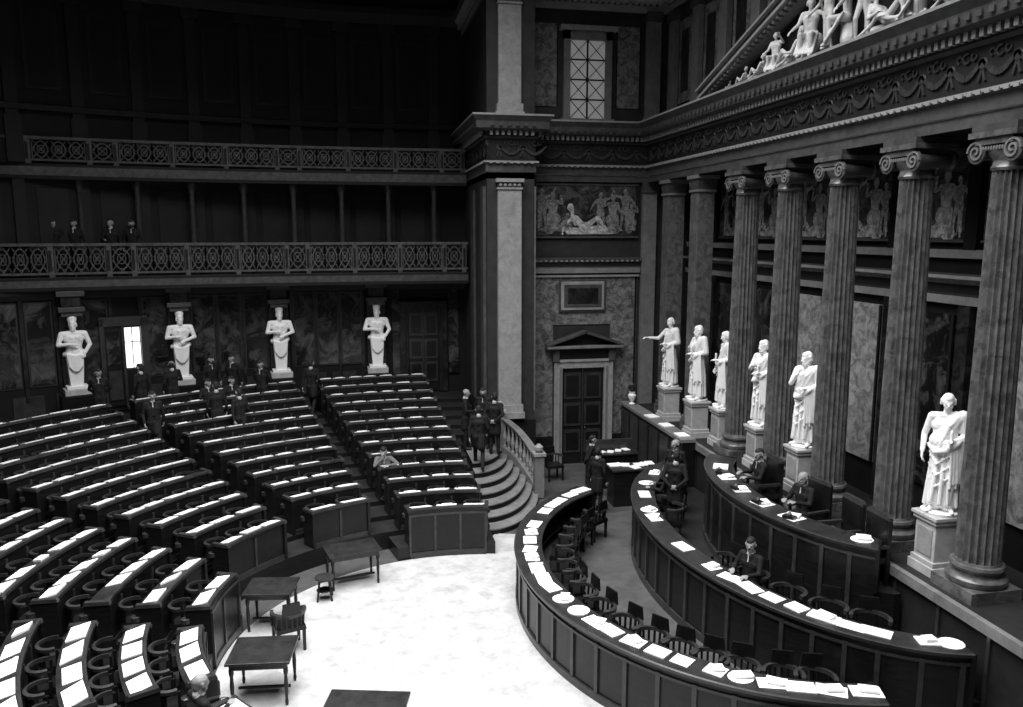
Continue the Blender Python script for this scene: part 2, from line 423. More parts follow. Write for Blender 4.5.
b.b2(5.2,8.66,23.96,24,10.6,13.5,WALLM)
for x0,x1 in((5.3,6.02),(7.82,8.58)):
    b.b2(x0,x1,23.93,23.97,11.0,13.35,MARB)
    for xa in(x0,x1-.03): b.b2(xa,xa+.03,23.91,23.95,11.0,13.35,WALLD)
b.obj('trim_attic_panels')
e=empty('window_1',(X0,23.95,10.55))
b=MB();b.b2(-.56,.56,-.04,-.01,.1,2.35,WGL);b.obj('glass',parent=e)
b=MB()
for sx in(-1,1): b.b2(sx*.54,sx*.74,-.14,0,0,2.6,PIERM)
b.b2(-.74,.74,-.14,0,2.36,2.6,PIERM);b.b2(-.86,.86,-.24,0,2.6,2.74,PILM);b.b2(-.82,.82,-.2,0,-.02,.1,PIERM)
b.b2(-.025,.025,-.07,-.04,.1,2.36,WOOD)
for z in(.66,1.23,1.8): b.b2(-.54,.54,-.07,-.04,z-.02,z+.02,WOOD)
for k in range(4):
    z=.1+.565*k
    for sx in(-1,1):
        b.beam((0,-.055,z),(sx*.54,-.055,z+.565),.02,.02,WOOD,(0,1,0));b.beam((sx*.54,-.055,z),(0,-.055,z+.565),.02,.02,WOOD,(0,1,0))
b.obj('frame',parent=e)

# ------------------------------------------------------------ entablature
EP=[(PX,27.9),(PX,22.9),(5.1,22.9),(5.1,23.85),(8.85,23.85),(8.85,-1.9)]
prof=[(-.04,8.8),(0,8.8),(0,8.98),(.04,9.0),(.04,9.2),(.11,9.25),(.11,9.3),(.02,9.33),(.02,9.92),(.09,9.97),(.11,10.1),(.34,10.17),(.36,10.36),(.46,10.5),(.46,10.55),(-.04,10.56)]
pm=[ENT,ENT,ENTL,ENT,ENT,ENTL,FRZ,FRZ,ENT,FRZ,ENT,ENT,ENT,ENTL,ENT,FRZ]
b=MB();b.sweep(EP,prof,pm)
b.obj('trim_entablature')
def along(path,step,off,start=.1):
    out=[]
    for i in range(len(path)-1):
        a=Vector(path[i]);c=Vector(path[i+1]);L=(c-a).length;dd=(c-a)/L;n=Vector((dd.y,-dd.x))
        k=max(1,int((L-2*start)/step))
        for j in range(k+1):
            p=a+dd*(start+(L-2*start)*j/k)+n*off; out.append((p,math.atan2(dd.y,dd.x),dd,n,(L-2*start)/k))
    return out
b=MB()
for p,a,dd,n,_ in along(EP,.15,.16): b.box((p.x,p.y,10.06),(.08,.10,.12),ENTL,a)
for p,a,dd,n,_ in along(EP,.17,.12): b.box((p.x,p.y,9.25),(.09,.03,.05),ENTL,a)
for p,a,dd,n,_ in along(EP,.22,.38): b.box((p.x,p.y,10.27),(.10,.02,.09),ENT,a)
b.obj('trim_dentils')
b=MB()
for p,a,dd,n,st in along(EP,.62,.035,.35):
    if p.y>27.3: continue
    b.lathe((p.x,p.y,9.66),[(.07,-.02),(.09,0),(.05,.02)],FEST,10,axis='x' if abs(dd.y)>.5 else 'y')
    pts=[]
    for i in range(9):
        t=i/8; q=p+dd*(t*st); z=9.72-.22*math.sin(pi*t)
        pts.append((q.x,q.y,z,.02+.025*math.sin(pi*t)))
    for u,w in zip(pts[:-1],pts[1:]): b.beam(u[:3],w[:3],.04,u[3]+w[3],FEST)
    q=p+dd*(st/2)
    for k in range(3):
        qq=q+dd*((k-1)*.14)
        for j in range(6):
            t0,t1=j*pi/4+k,(j+1)*pi/4+k;r=.05+.02*(k==1)
            b.beam((qq.x+dd.x*r*math.cos(t0),qq.y+dd.y*r*math.cos(t0),9.79+r*math.sin(t0)),(qq.x+dd.x*r*math.cos(t1),qq.y+dd.y*r*math.cos(t1),9.79+r*math.sin(t1)),.03,.025,FEST)
    for sx in(-1,1): b.beam((p.x,p.y,9.62),(p.x+dd.x*.06*sx,p.y+dd.y*.06*sx,9.42),.03,.04,FEST)
b.obj('frieze_garland')
EP2=[(PX,27.9),(PX,22.9),(5.1,22.9),(5.1,23.95),(9.4,23.95),(9.4,-1.9)]
b=MB();b.sweep(EP2,[(-.03,13.75),(.06,13.75),(.06,13.95),(.14,14.0),(.3,14.15),(.36,14.35),(-.03,14.36)],[ENT,ENTL,ENT,ENTL,ENT,ENTL,ENT])
for p,a,dd,n,_ in along(EP2,.18,.14): b.box((p.x,p.y,14.0),(.09,.10,.1),ENTL,a)
b.obj('trim_upper_cornice')
b=MB()
y=23.3
while y>0:
    b.b2(9.3,9.45,y-.22,y+.22,10.6,13.6,PIERM);b.b2(9.25,9.45,y-.27,y+.27,13.4,13.7,ENT);b.b2(9.25,9.45,y-.27,y+.27,10.6,10.85,ENT)
    b.b2(9.39,9.45,y-1.28,y-.42,11.0,13.3,MARB);b.b2(9.37,9.40,y-1.1,y-.6,11.3,13.0,MARD)
    y-=1.7
b.obj('trim_attic_pilasters')
e=empty('pediment',(0,0,0))
b=MB();ya,yb,ym=19.3,8.7,14.0;zb,zt=10.56,12.2
b.add([(9.0,ya,zb),(9.0,yb,zb),(9.0,ym,zt),(9.4,ya,zb),(9.4,yb,zb),(9.4,ym,zt)],[(0,1,2),(3,5,4),(0,3,4,1),(1,4,5,2),(2,5,3,0)],FRZ)
b.obj('tympanum',parent=e)
b=MB()
for y0 in(ya+.35,yb-.35):
    dz=Vector((0,ym-y0,zt-zb+.1));L=dz.length;dn=dz/L
    A0=Vector((8.87,y0,zb+.06)); B0=A0+dz
    b.beam(A0,B0,.62,.07,ENTL);b.beam(A0+Vector((.05,0,.09)),B0+Vector((.05,0,.09)),.62,.1,ENT);b.beam(A0+Vector((.0,0,.18)),B0+Vector((.0,0,.18)),.72,.05,ENTL)
    n=int(L/.17)
    for i in range(2,n):
        p=A0+dn*(L*i/n)+Vector((-.17,0,-.07)); b.beam(p,p+dn*.09,.14,.09,ENTL)
b.obj('raking_cornice',parent=e)

# ------------------------------------------------------------ colonnade
ZS=1.87;CXX=9.15
b=MB();b.b2(8.6,10.4,-2,24,0,ZS,FLOORD);b.b2(8.52,8.62,-2,24,ZS-.16,ZS+.002,PIERM);b.b2(8.56,8.6,-2,24,0,.25,WOODR)
for i in range(26): b.b2(8.56,8.6,-2+i*1.0,-1.94+i*1.0,.25,1.7,WOODR)
b.obj('floor_colonnade_podium')
def column_mesh():
    b=MB();H=8.8-ZS
    b.box((0,0,.09),(.86,.86,.18),COLM)
    b.lathe((0,0,0),[(.40,.18),(.425,.22),(.425,.28),(.39,.32),(.345,.33),(.335,.37),(.345,.40),(.37,.41),(.385,.45),(.37,.49),(.33,.5),(.32,.53)],COLM,32)
    pr=[]
    for i in range(13):
        t=i/12; r=.315-.055*t**1.6; pr.append((r,.53+(H-.53-.62)*t))
    b.lathe((0,0,0),pr,COLM,160,fl=20)
    zc=H-.62
    b.lathe((0,0,0),[(.27,zc-.02),(.29,zc+.02),(.27,zc+.05),(.26,zc+.12),(.33,zc+.22),(.34,zc+.28),(.26,zc+.33)],COLM,32)
    b.b2(-.36,.36,-.34,.34,zc+.34,zc+.44,COLM)
    for sy in(-1,1):
        b.lathe((0,sy*.33,zc+.25),[(.165,-.34),(.17,-.31),(.12,-.28),(.10,0),(.12,.28),(.17,.31),(.165,.34)],ENT,20,axis='x')
        for sx in(-1,1):
            pts=[]
            for i in range(28):
                a=i*.42; r=.155*(1-i/31); pts.append((sx*.35,sy*(.33+r*math.cos(a)*1),zc+.25+r*math.sin(a)))
            for p,q in zip(pts[:-1],pts[1:]): b.beam(p,q,.03,.028,PIERM,(1,0,0))
    b.b2(-.40,.40,-.44,.44,zc+.44,zc+.52,COLM);b.b2(-.37,.37,-.41,.41,zc+.52,H,ENT)
    for i in range(-4,5): b.lathe((-.335,i*.05,zc+.29),[(.012,-.03),(.022,0),(.012,.03)],PIERM,8)
    return b.obj('ionic_column',smooth=True)
c0=column_mesh();c0.location=(CXX,17.85,ZS)
for y in(15.93,14,12,10,8,6,4):
    mobj('ionic_column',c0.data,(CXX,y,ZS))
b=MB();H=8.8-ZS
b.box((0,0,.12),(.62,.68,.24),COLM);b.box((0,0,.3),(.56,.62,.14),COLM);b.box((0,0,(H-.2)/2+.15),(.46,.52,H-.5),COLM)
b.box((0,0,H-.42),(.54,.6,.06),PIERM);b.box((0,0,H-.22),(.50,.56,.34),ENT,top=1.15);b.box((0,0,H-.06),(.64,.70,.1),PIERM)
p0=b.obj('square_pier',bevel=.01);p0.location=(CXX,20.4,ZS);
mobj('square_pier',p0.data,(CXX,22.4,ZS))
mobj('square_pier',p0.data,(CXX,2,ZS))
b=MB()
b.sweep([(10.4,24),(10.4,-1.9)],[(0,6.05),(.12,6.05),(.15,6.2),(.1,6.24),(.1,6.4),(.26,6.5),(.26,6.56),(0,6.58)],[WALLM,ENTL,GALD,FRZ,ENTL,ENTL,ENT,ENT])
b.sweep([(10.4,24),(10.4,-1.9)],[(0,6.85),(.1,6.85),(.14,7.0),(0,7.02)],[ENT,ENTL,GALD,ENT])
for i in range(12):
    y=23-2*i
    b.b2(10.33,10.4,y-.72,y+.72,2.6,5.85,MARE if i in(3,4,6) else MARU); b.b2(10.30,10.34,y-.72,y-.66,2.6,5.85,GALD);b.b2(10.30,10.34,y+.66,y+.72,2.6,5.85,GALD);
    b.b2(10.34,10.4,y-.8,y+.8,7.15,8.7,FRESE); b.b2(10.25,10.4,y-1.14,y-.86,1.87,6.05,MARD)
    b.b2(10.25,10.4,y-1.14,y-.86,7.0,8.8,WALLD)
    for z in(7.12,8.68): b.b2(10.31,10.4,y-.82,y+.82,z,z+.05,ENT)
for i in range(150): b.b2(10.24,10.32,23.9-i*.17,23.82-i*.17,6.42,6.5,ENTL)
b.obj('trim_east_panels')

# ------------------------------------------------------------ statues
stat={k:organic('toga_statue',toga(k,k!='chin',i+2),[STONE]*4,.0105) for i,k in enumerate(('out','chest','down','chin'))}
pb=MB()
pb.box((0,0,.08),(.58,.58,.16),PEDM);pb.box((0,0,.2),(.53,.53,.08),PEDM);pb.box((0,0,.53),(.46,.46,.64),PEDM);pb.box((0,0,.89),(.53,.53,.07),PEDM);pb.box((0,0,.955),(.58,.58,.06),PEDM)
pb.box((-.235,0,.53),(.02,.34,.46),PILM)
SXX=9.05
for i,(x,y,k,a,s) in enumerate(((9.08,10.78,'down',-45,1.08),(9.1,14.85,'chin',-62,1.12),(9.12,16.68,'chest',-70,1.12),(9.12,18.6,'down',-95,1.10),(8.86,19.66,'chest',-80,1.12),(8.86,21.6,'out',-72,1.12),(SXX,6.9,'down',-80,1.1),(SXX,4.9,'chin',-80,1.1))):
    e=empty('toga_statue',(x,y,ZS))
    pb.obj('pedestal',parent=e,bevel=.012)
    q=MB();q.lathe((0,0,.98),[(.27,0),(.28,.05),(.26,.06)],STONE,20);q.obj('base',parent=e)
    mobj('figure',stat[k],(0,0,1.0),rad(a),s,e)
def herm(kind):
    pr=[];A=pr.append
    A((v3(-.09,0,1.16),v3(.09,0,1.16),.13,.13,0));A((v3(-.07,-.01,1.34),v3(.07,-.01,1.34),.12,.12,0))
    A((v3(-.11,0,1.52),v3(.11,0,1.52),.14,.14,0));A((v3(-.22,0,1.65),v3(.22,0,1.65),.085,.085,0))
    for s in(-1,1):
        A((v3(.09*s,0,1.16),v3(.07*s,0,1.34),.12,.115,0));A((v3(.07*s,0,1.34),v3(.11*s,0,1.5),.115,.13,0))
        A((v3(.07*s,-.09,1.56),v3(.12*s,-.08,1.57),.065,.055,0))
        for z in(1.3,1.37,1.44): A((v3(.04*s,-.115,z),v3(.05*s,-.115,z),.026,.026,0))
    A((v3(0,0,1.68),v3(0,-.02,1.80),.09,.075,0))
    head(pr,v3(0,-.04,1.87),{'a':12,'b':-15}[kind],6,beard=True,wavy=True)
    A((v3(0,0,1.96),v3(0,.02,2.05),.10,.12,0))
    if kind=='a':
        L=((.27,0,1.65),(.36,-.06,1.38),(.10,-.20,1.30));R=((-.27,0,1.65),(-.36,-.05,1.38),(-.12,-.2,1.42))
    else:
        L=((.27,0,1.65),(.37,-.05,1.36),(.22,-.14,1.14));R=((-.27,0,1.65),(-.37,-.05,1.38),(-.10,-.2,1.40))
    for s,(a,m_,w) in((1,L),(-1,R)):
        a,m_,w=map(lambda q:v3(*q),(a,m_,w)); A((a,m_,.078,.056,0));A((m_,w,.056,.042,0));hand(pr,w,w-m_,(0,1,-.2),s,40,0)
    for i in range(9):
        t=i/8; A((v3(-.18+.36*t,-.10-.04*math.sin(pi*t),1.14-.05*math.sin(pi*t)),v3(-.14+.28*t,-.13,.80-.12*math.sin(pi*t)),.036,.028,0))
    A((v3(-.2,-.05,1.12),v3(.2,-.07,1.16),.05,.05,0));A((v3(-.2,.05,1.12),v3(.2,.05,1.16),.08,.08,0))
    return organic('herm_figure',pr,[STONE]*4,.0115)
hm={k:herm(k) for k in'ab'}
HP=MB()
HP.box((0,.02,.08),(.62,.5,.16),PEDM);HP.box((0,.02,.2),(.5,.42,.08),STONE)
HP.box((0,.03,.64),(.30,.26,.84),STONE,top=1.4,topy=1.2)
HP.box((0,.1,2.13),(.5,.42,.12),ENT);HP.box((0,.08,2.25),(.62,.5,.12),ENT);HP.box((0,.14,2.45),(.46,.42,.3),MARD);HP.box((0,.12,2.66),(.66,.5,.14),ENT)
HP.box((0,.3,1.3),(.56,.22,2.5),MARD)
for x,k in((-8.4,'b'),(-5.6,'a'),(-2.6,'a'),(.62,'b')):
    n=wdir(x); y=wallY(x)
    e=empty('herm_statue',(x-math.cos(n)*.46,y-math.sin(n)*.46,2.55)); e.rotation_euler=(0,0,n-pi/2)
    e.scale=(1.12,1.12,1.12)
    HP.obj('herm_pillar',parent=e,bevel=.012)
    mobj('figure',hm[k],(0,-.03,-.04),0,1,e)
    w=MB();w.box((0,0,-.42),(.8,.64,.82),WOOD);w.obj('plinth',parent=e)
b=MB()
def wbox(x,zc,w,h,d,mat,off=0):
    n=wdir(x);y=wallY(x);q=d/2+off
    b.box((x-math.cos(n)*q,y-math.sin(n)*q,zc),(w,d,h),mat,n-pi/2)
for xc in(-12.4,-9.9,-7.0,-4.1,-1.0):
    for k in(-.78,0,.78):
        if xc==-7.0 and k==0: continue
        x=xc+k; 
        wbox(x,4.05,.62,2.4,.05,MARU); wbox(x,4.05,.70,2.5,.03,FEST)
    for k in(-1.17,-.39,.39,1.17): wbox(xc+k,3.9,.1,3.0,.09,MARD)
for x in(-14.5+1.0*i for i in range(17)):
    if not 1.4<x<3.0: wbox(x,2.2,.8,.7,.06,WOODR);
wbox(3.3,4,.35,3.2,.1,MARU);wbox(1.3,4,.25,3.2,.1,MARU)
b.sweep([(x,wallY(x)) for x in xs if x>-15.5],[(0,5.35),(-.12,5.35),(-.18,5.5),(-.18,5.6),(0,5.6)],GALD)
b.obj('trim_north_curved_panels')
xw=-7.05;n=wdir(xw);yw=wallY(xw)
e=empty('door_3',(xw-math.cos(n)*.12,yw-math.sin(n)*.12,2.0));e.rotation_euler=(0,0,n-pi/2)
b=MB();b.b2(-.06,.40,.02,.05,1.15,2.4,GLOW);b.obj('glazing',parent=e)
b=MB();b.b2(-.62,-.08,-.06,.05,0,2.6,WOOD);b.b2(-.06,.5,-.06,.05,0,1.12,WOOD);b.b2(.42,.62,-.14,.05,0,2.7,WOODR);b.b2(-.72,-.6,-.14,.05,0,2.7,WOODR);b.b2(-.72,.62,-.14,.05,2.48,2.75,WOODR)
b.b2(-.12,-.04,-.12,.05,0,2.5,WOODR)
b.b2(-.55,-.18,-.09,-.06,.2,1.1,WOODR);b.b2(-.55,-.18,-.09,-.06,1.3,2.3,MARU)
b.b2(.165,.185,-.03,.03,1.12,2.48,WOOD);b.b2(-.04,.42,-.03,.03,1.95,1.97,WOOD)
b.obj('frame',parent=e)

# ------------------------------------------------------------ galleries
def galY(x,sh=0): return -13.5+sh+math.sqrt(1600-(x-1.5)**2)
gx=[PX-.07-19.2*i/52 for i in range(53)]
def gallery(name,sh,z0,z1,zr,pw):
    b=MB()
    pts=[(x,galY(x,sh)) for x in gx]; back=[(x,wallY(x)-.01) for x in gx]
    b.poly(pts+back[::-1],z0,z1,GALD)
    b.sweep(pts,[(.02,z0),(-.1,z0),(-.1,z0+.1),(-.16,z1-.06),(-.16,z1+.02),(.02,z1+.02)],[GALD,GALD,BALM,GALD,BALM,GALD])
    b.obj(name+'_gallery_floor')
    b=MB()
    b.sweep(pts,[(-.08,zr-.08),(-.08,zr),(.1,zr),(.1,zr-.08)],BALM)
    b.sweep(pts,[(-.05,z1+.1),(-.05,z1+.16),(.05,z1+.16),(.05,z1+.1)],BALM)
    x=PX-.2;idx=0
    while x>-15:
        wd=pw if idx%4 else pw*.45
        xa,xb=x,x-wd
        pa=Vector((xa,galY(xa,sh),0));pb_=Vector((xb,galY(xb,sh),0));dd=(pb_-pa)
        a_=math.atan2(dd.y,dd.x)
        b.box((pa.x,pa.y,(z1+zr)/2),(.14,.15,zr-z1),BALM,a_)
        b.box((pa.x,pa.y-.085,(z1+zr)/2),(.07,.02,(zr-z1)*.6),GALD,a_)
        zl,zh=z1+.16,zr-.08;zm=(zl+zh)/2;nn=3 if wd==pw else 1
        for k in range(nn):
            f=lambda t:pa+dd*(.07+.86*(k+t)/nn)
            def P3(t,z): q=f(t);return(q.x,q.y,z)
            Y=(0,1,0)
            b.beam(P3(0,zl),P3(1,zh),.025,.022,BALM,Y);b.beam(P3(1,zl),P3(0,zh),.025,.022,BALM,Y)
            b.beam(P3(0,zl),P3(0,zh),.03,.03,BALM,Y);b.beam(P3(1,zl),P3(1,zh),.03,.03,BALM,Y)
            for r0,hh in((.38,.40),(.2,.2)):
                h2=(zh-zl)*hh
                cc=[P3(.5+r0*math.cos(2*pi*j/12),zm+h2*math.sin(2*pi*j/12)) for j in range(13)]
                for u,w in zip(cc[:-1],cc[1:]): b.beam(u,w,.025,.022,BALM,Y)
            q=f(.5);b.lathe((q.x,q.y,zm),[(.02,-.02),(.045,-.015),(.045,.015),(.02,.02)],BALM,8,axis='y')
            for (ta,za),(tb,zb_) in(((.5,zl),(1,zm)),((1,zm),(.5,zh)),((.5,zh),(0,zm)),((0,zm),(.5,zl))): b.beam(P3(ta,za),P3(tb,zb_),.025,.018,BALM,Y)
        x-=wd;idx+=1
    b.obj(name+'_gallery_balustrade')
gallery('lower',0,5.62,5.98,6.98,1.45)
gallery('upper',.25,8.8,9.2,9.98,1.5)
b=MB();x=2.6
while x>-14.5:
    y=galY(x,.5)
    b.lathe((x,y,5.98),[(.13,0),(.13,.1),(.09,.14),(.085,1.2),(.075,2.5),(.12,2.62),(.14,2.75),(.14,2.82)],FEST,14)
    b.box((x,y,5.98+.05),(.3,.3,.1),GALD)
    x-=1.5
b.obj('gallery_colonnettes',smooth=True)
b=MB()
for i in range(13):
    x=2.7-1.5*i
    wbox(x,12.1,.32,3.2,.12,GALD);wbox(x,13.85,.5,.3,.2,GALD);wbox(x,9.9,.42,1.3,.15,GALD)
    wbox(x-.75,12.4,.9,2.2,.04,GALD);wbox(x-.75,12.4,.7,2.0,.06,WALLD)
    wbox(x,7.4,.3,2.8,.12,GALD);wbox(x-.75,7.6,.8,1.9,.04,GALD)
b.sweep([(x,wallY(x)) for x in xs if x>-15.5],[(0,14.0),(-.2,14.0),(-.3,14.3),(-.3,14.5),(0,14.5)],GALD)
b.sweep([(x,wallY(x)) for x in xs if x>-15.5],[(0,10.7),(-.15,10.7),(-.2,10.85),(0,10.9)],GALD)
b.obj('trim_gallery_pilasters')

# ------------------------------------------------------------ tiers
R0,PITCH,NR,RISE,Z0=4.4,.765,13,.118,.30
def rk(k): return R0+PITCH*k
def zk(k): return Z0+RISE*k
b=MB()
for k in range(NR):
    ri=rk(k)-.05; ro=rk(k+1)-.05
    xl=2.95 if k<8 else PX-.08
    t0=math.degrees(math.acos((xl-CX)/ri));t1=math.degrees(math.acos((xl-CX)/ro))
    inn=arc((CX,CY),ri,t0,238,.3)
    if k==0:
        # the front tier is cut back where the writing tables stand
        b.poly(arc((CX,CY),ri,t0,104,.3)+arc((CX,CY),ro,104,t1,.3),0,zk(0),FLOORD,WOOD)
        b.poly(arc((CX,CY),ri,158.5,238,.3)+arc((CX,CY),ro,238,158.5,.3),0,zk(0),FLOORD,WOOD)
        continue
    if k<NR-1: out=arc((CX,CY),ro,t1,238,.3)
    else:
        out=[]
        for j in range(80):
            t=rad(82+(238-82)*j/79);r=wall_r(t)-.02;x=CX+r*math.cos(t);y=CY+r*math.sin(t);out.append((min(x,xl),y))
    b.poly(inn+out[::-1],0,zk(k),FLOORD,WOOD)
b.obj('floor_seating_tiers')
def chair_tpl():
    b=MB()
    b.box((0,0,.42),(.38,.34,.07),BLACK,top=.94)
    b.box((0,0,.19),(.10,.10,.40),WOOD);b.box((0,0,.015),(.30,.28,.03),WOOD)
    pts=[(.205*math.cos(rad(a)),.02+.19*math.sin(rad(a))) for a in range(-20,201,20)]
    b.sweep(pts,[(-.022,.70),(.022,.70),(.026,.75),(-.022,.76)],WOODR)
    pts2=[(.195*math.cos(rad(a)),.02+.18*math.sin(rad(a))) for a in range(25,156,26)]
    b.sweep(pts2,[(-.012,.45),(.012,.45),(.012,.71),(-.012,.71)],BLACK)
    for s in(-1,1): b.box((.19*s,-.07,.57),(.035,.04,.28),WOOD)
    return b
CT=chair_tpl()
aisles=[105,128,153,181,211]
DD=.34
def row_object(k,a0,a1):
    R=rk(k);z=zk(k)
    e=empty('curved_desk_row',(0,0,0))
    b=MB();path=arc((CX,CY),R,a0,a1,.3)
    b.sweep(path,[(0,z),(.04,z),(.04,z+.80),(0,z+.80)],WOOD)
    b.sweep(path,[(-.035,z+.79),(-.035,z+.845),(.0,z+.855),(DD,z+.775),(DD,z+.735)],[WOODR,WOODR,WOODL,WOODR,WOOD])
    b.sweep(path,[(-.02,z),(0,z),(0,z+.10),(-.02,z+.10)],WOODR)
    b.sweep(path,[(.04,z+.56),(.26,z+.56),(.26,z+.59),(.04,z+.59)],WOOD)
    if k==0:
        b.sweep(path,[(-.06,.012),(-.02,.012),(-.02,z+.8),(-.06,z+.8)],WOOD);b.sweep(path,[(-.09,.012),(-.06,.012),(-.06,.14),(-.09,.14)],WOODR)
        b.sweep(path,[(-.08,z+.68),(-.06,z+.68),(-.06,z+.73),(-.08,z+.73)],WOODR)
    L=R*rad(a1-a0)
    n=max(1,int(L/.52))
    for i in range(n+1):
        t=rad(a0+(a1-a0)*i/n); o=-.012 if k else -.07
        b.box((CX+(R+o)*math.cos(t),CY+(R+o)*math.sin(t),z+.4 if k else .55),(.035,.05,.62 if k else .95),WOODR,t)
    for t in(a0,a1):
        tr=rad(t);cx,cy=CX+(R+.15)*math.cos(tr),CY+(R+.15)*math.sin(tr)
        b.box((cx,cy,z+.40),(.40,.06,.78),WOOD,tr); b.box((cx,cy,z+.82),(.42,.09,.06),WOODR,tr,top=.9)
        b.lathe((CX+(R+.36)*math.cos(tr),CY+(R+.36)*math.sin(tr),z+.60),[(.05,-.05),(.08,-.04),(.08,.04),(.05,.05)],WOODR,10)
    b.obj('desk',parent=e)
    ns=max(1,round((L-.05)/.53));b=MB();c=MB();W=L/ns
    tv=[Vector(v) for v in CT.v]
    for i in range(ns):
        tm=a0+(a1-a0)*(i+.5)/ns;t=rad(tm);er=Vector((math.cos(t),math.sin(t),0));et=Vector((-er.y,er.x,0));O=Vector((CX,CY,z))+er*R
        def quad(s0,s1,o0,o1,th,sk=0,lift=0):
            vs=[]
            for dz in(0,th):
                for s_,o_ in((s0,o0),(s1,o0),(s1,o1),(s0,o1)):
                    p=O+et*(s_+sk*(o_-.17))+er*o_; vs.append((p.x,p.y,z+.858-.235*o_+dz+lift))
            b.add(vs,[(0,3,2,1),(4,5,6,7),(0,1,5,4),(1,2,6,5),(2,3,7,6),(3,0,4,7)],PAPER)
        j=random.uniform(-.03,.03);sk=random.uniform(-.25,.25)
        hw=W*.42
        if random.random()<.94: quad(-hw+j,hw-.03+j,.02,.26+.04*random.random(),.008+.02*random.random(),sk)
        if random.random()<.4: quad(-.14+j,.10+j,.04,.24,.035,sk*3+.2)
        dr=random.uniform(-.02,.0);ya=random.uniform(-.12,.12);cc,ss=math.cos(ya),math.sin(ya)
        O2=O+er*(.51+dr)
        vs=[O2+et*(v.x*cc-v.y*ss)+er*(v.x*ss+v.y*cc)+Vector((0,0,v.z)) for v in tv]
        c.add(vs,CT.f,[CT.mats[q] for q in CT.mi])
    b.obj('papers',parent=e,recalc=False)
    c.obj('armchairs',parent=e)
for k in range(NR):
    R=rk(k)
    xe=2.75-.05*k
    st=math.degrees(math.acos((xe-CX)/R))
    hw=math.degrees(.36/R)
    edges=[st]+sum([[a-hw,a+hw] for a in aisles],[])+[236]
    for i in range(0,len(edges),2):
        a0,a1=edges[i],edges[i+1]
        if (a1-a0)*rad(1)*R<.55: continue
        if k==0:
            if 100<a0<150: continue
            if i//2==3: a0=160
        row_object(k,a0,a1)

pts=[]
for i in range(90):
    t=-100+360*i/90; tt=t%360
    r=4.30 if tt>77 and tt<250 else 5.6
    pts.append((CX+r*math.cos(rad(t)),CY+r*math.sin(rad(t))))
b=MB();b.poly(pts,0.001,.012,CARPET);b.obj('well_carpet')
b=MB();rn=random.Random(9)
for i in range(16):
    t=rn.uniform(80,250);r=rn.uniform(.5,4)
    b.box((CX+r*math.cos(rad(t)),CY+r*math.sin(rad(t)),.015),(.08+.1*rn.random(),.07,.004),PAPER,rn.random()*3)
b.obj('scattered_paper_scraps')

b=MB()
for i in range(7):
    t=i/6;a_=2.0-.95*t;bb=4.4-2.55*t
    pp=[(2.96,22.75)]+arc((2.96,22.75),a_,-90,0,.2,bb)
    b.poly(pp,0 if i==0 else .157*i-.0,.157*(i+1),STEPM,GALD)
    ed=arc((2.96,22.75),a_,-90,-2,.2,bb); b.sweep(ed,[(0,.157*(i+1)-.03),(.03,.157*(i+1)-.03),(.03,.157*(i+1)),(0,.157*(i+1))],PIERM)
b.obj('curved_steps')
b=MB()
base=[(3.98,22.35,1.10),(4.2,22.15,.95),(4.42,21.9,.78),(4.6,21.55,.55),(4.72,21.2,.35),(4.8,20.85,.18)]
def lerpP(t):
    f=t*(len(base)-1);i=min(int(f),len(base)-2);f-=i
    return tuple(base[i][j]*(1-f)+base[i+1][j]*f for j in range(3))
pp=[lerpP(i/14) for i in range(15)]
b.sweep(pp,[(-.1,.88),(.1,.88),(.12,.95),(-.12,.95)],PIERM);b.sweep(pp,[(-.1,-.15),(.1,-.15),(.1,.12),(-.1,.12)],PIERM)
for i in range(11):
    p=lerpP((i+.3)/11.3)
    b.lathe((p[0],p[1],p[2]+.1),[(.05,0),(.05,.05),(.03,.1),(.065,.28),(.03,.5),(.028,.6),(.05,.7),(.05,.79)],PILM,10)
for p in(base[0],base[-1]):
    b.box((p[0],p[1],p[2]+.45),(.26,.26,1.2),PIERM);b.box((p[0],p[1],p[2]+1.08),(.34,.34,.08),PILM)
    b.lathe((p[0],p[1],p[2]+1.12),[(.06,0),(.12,.08),(.12,.16),(.04,.24)],PILM,14)
b.obj('stair_balustrade')

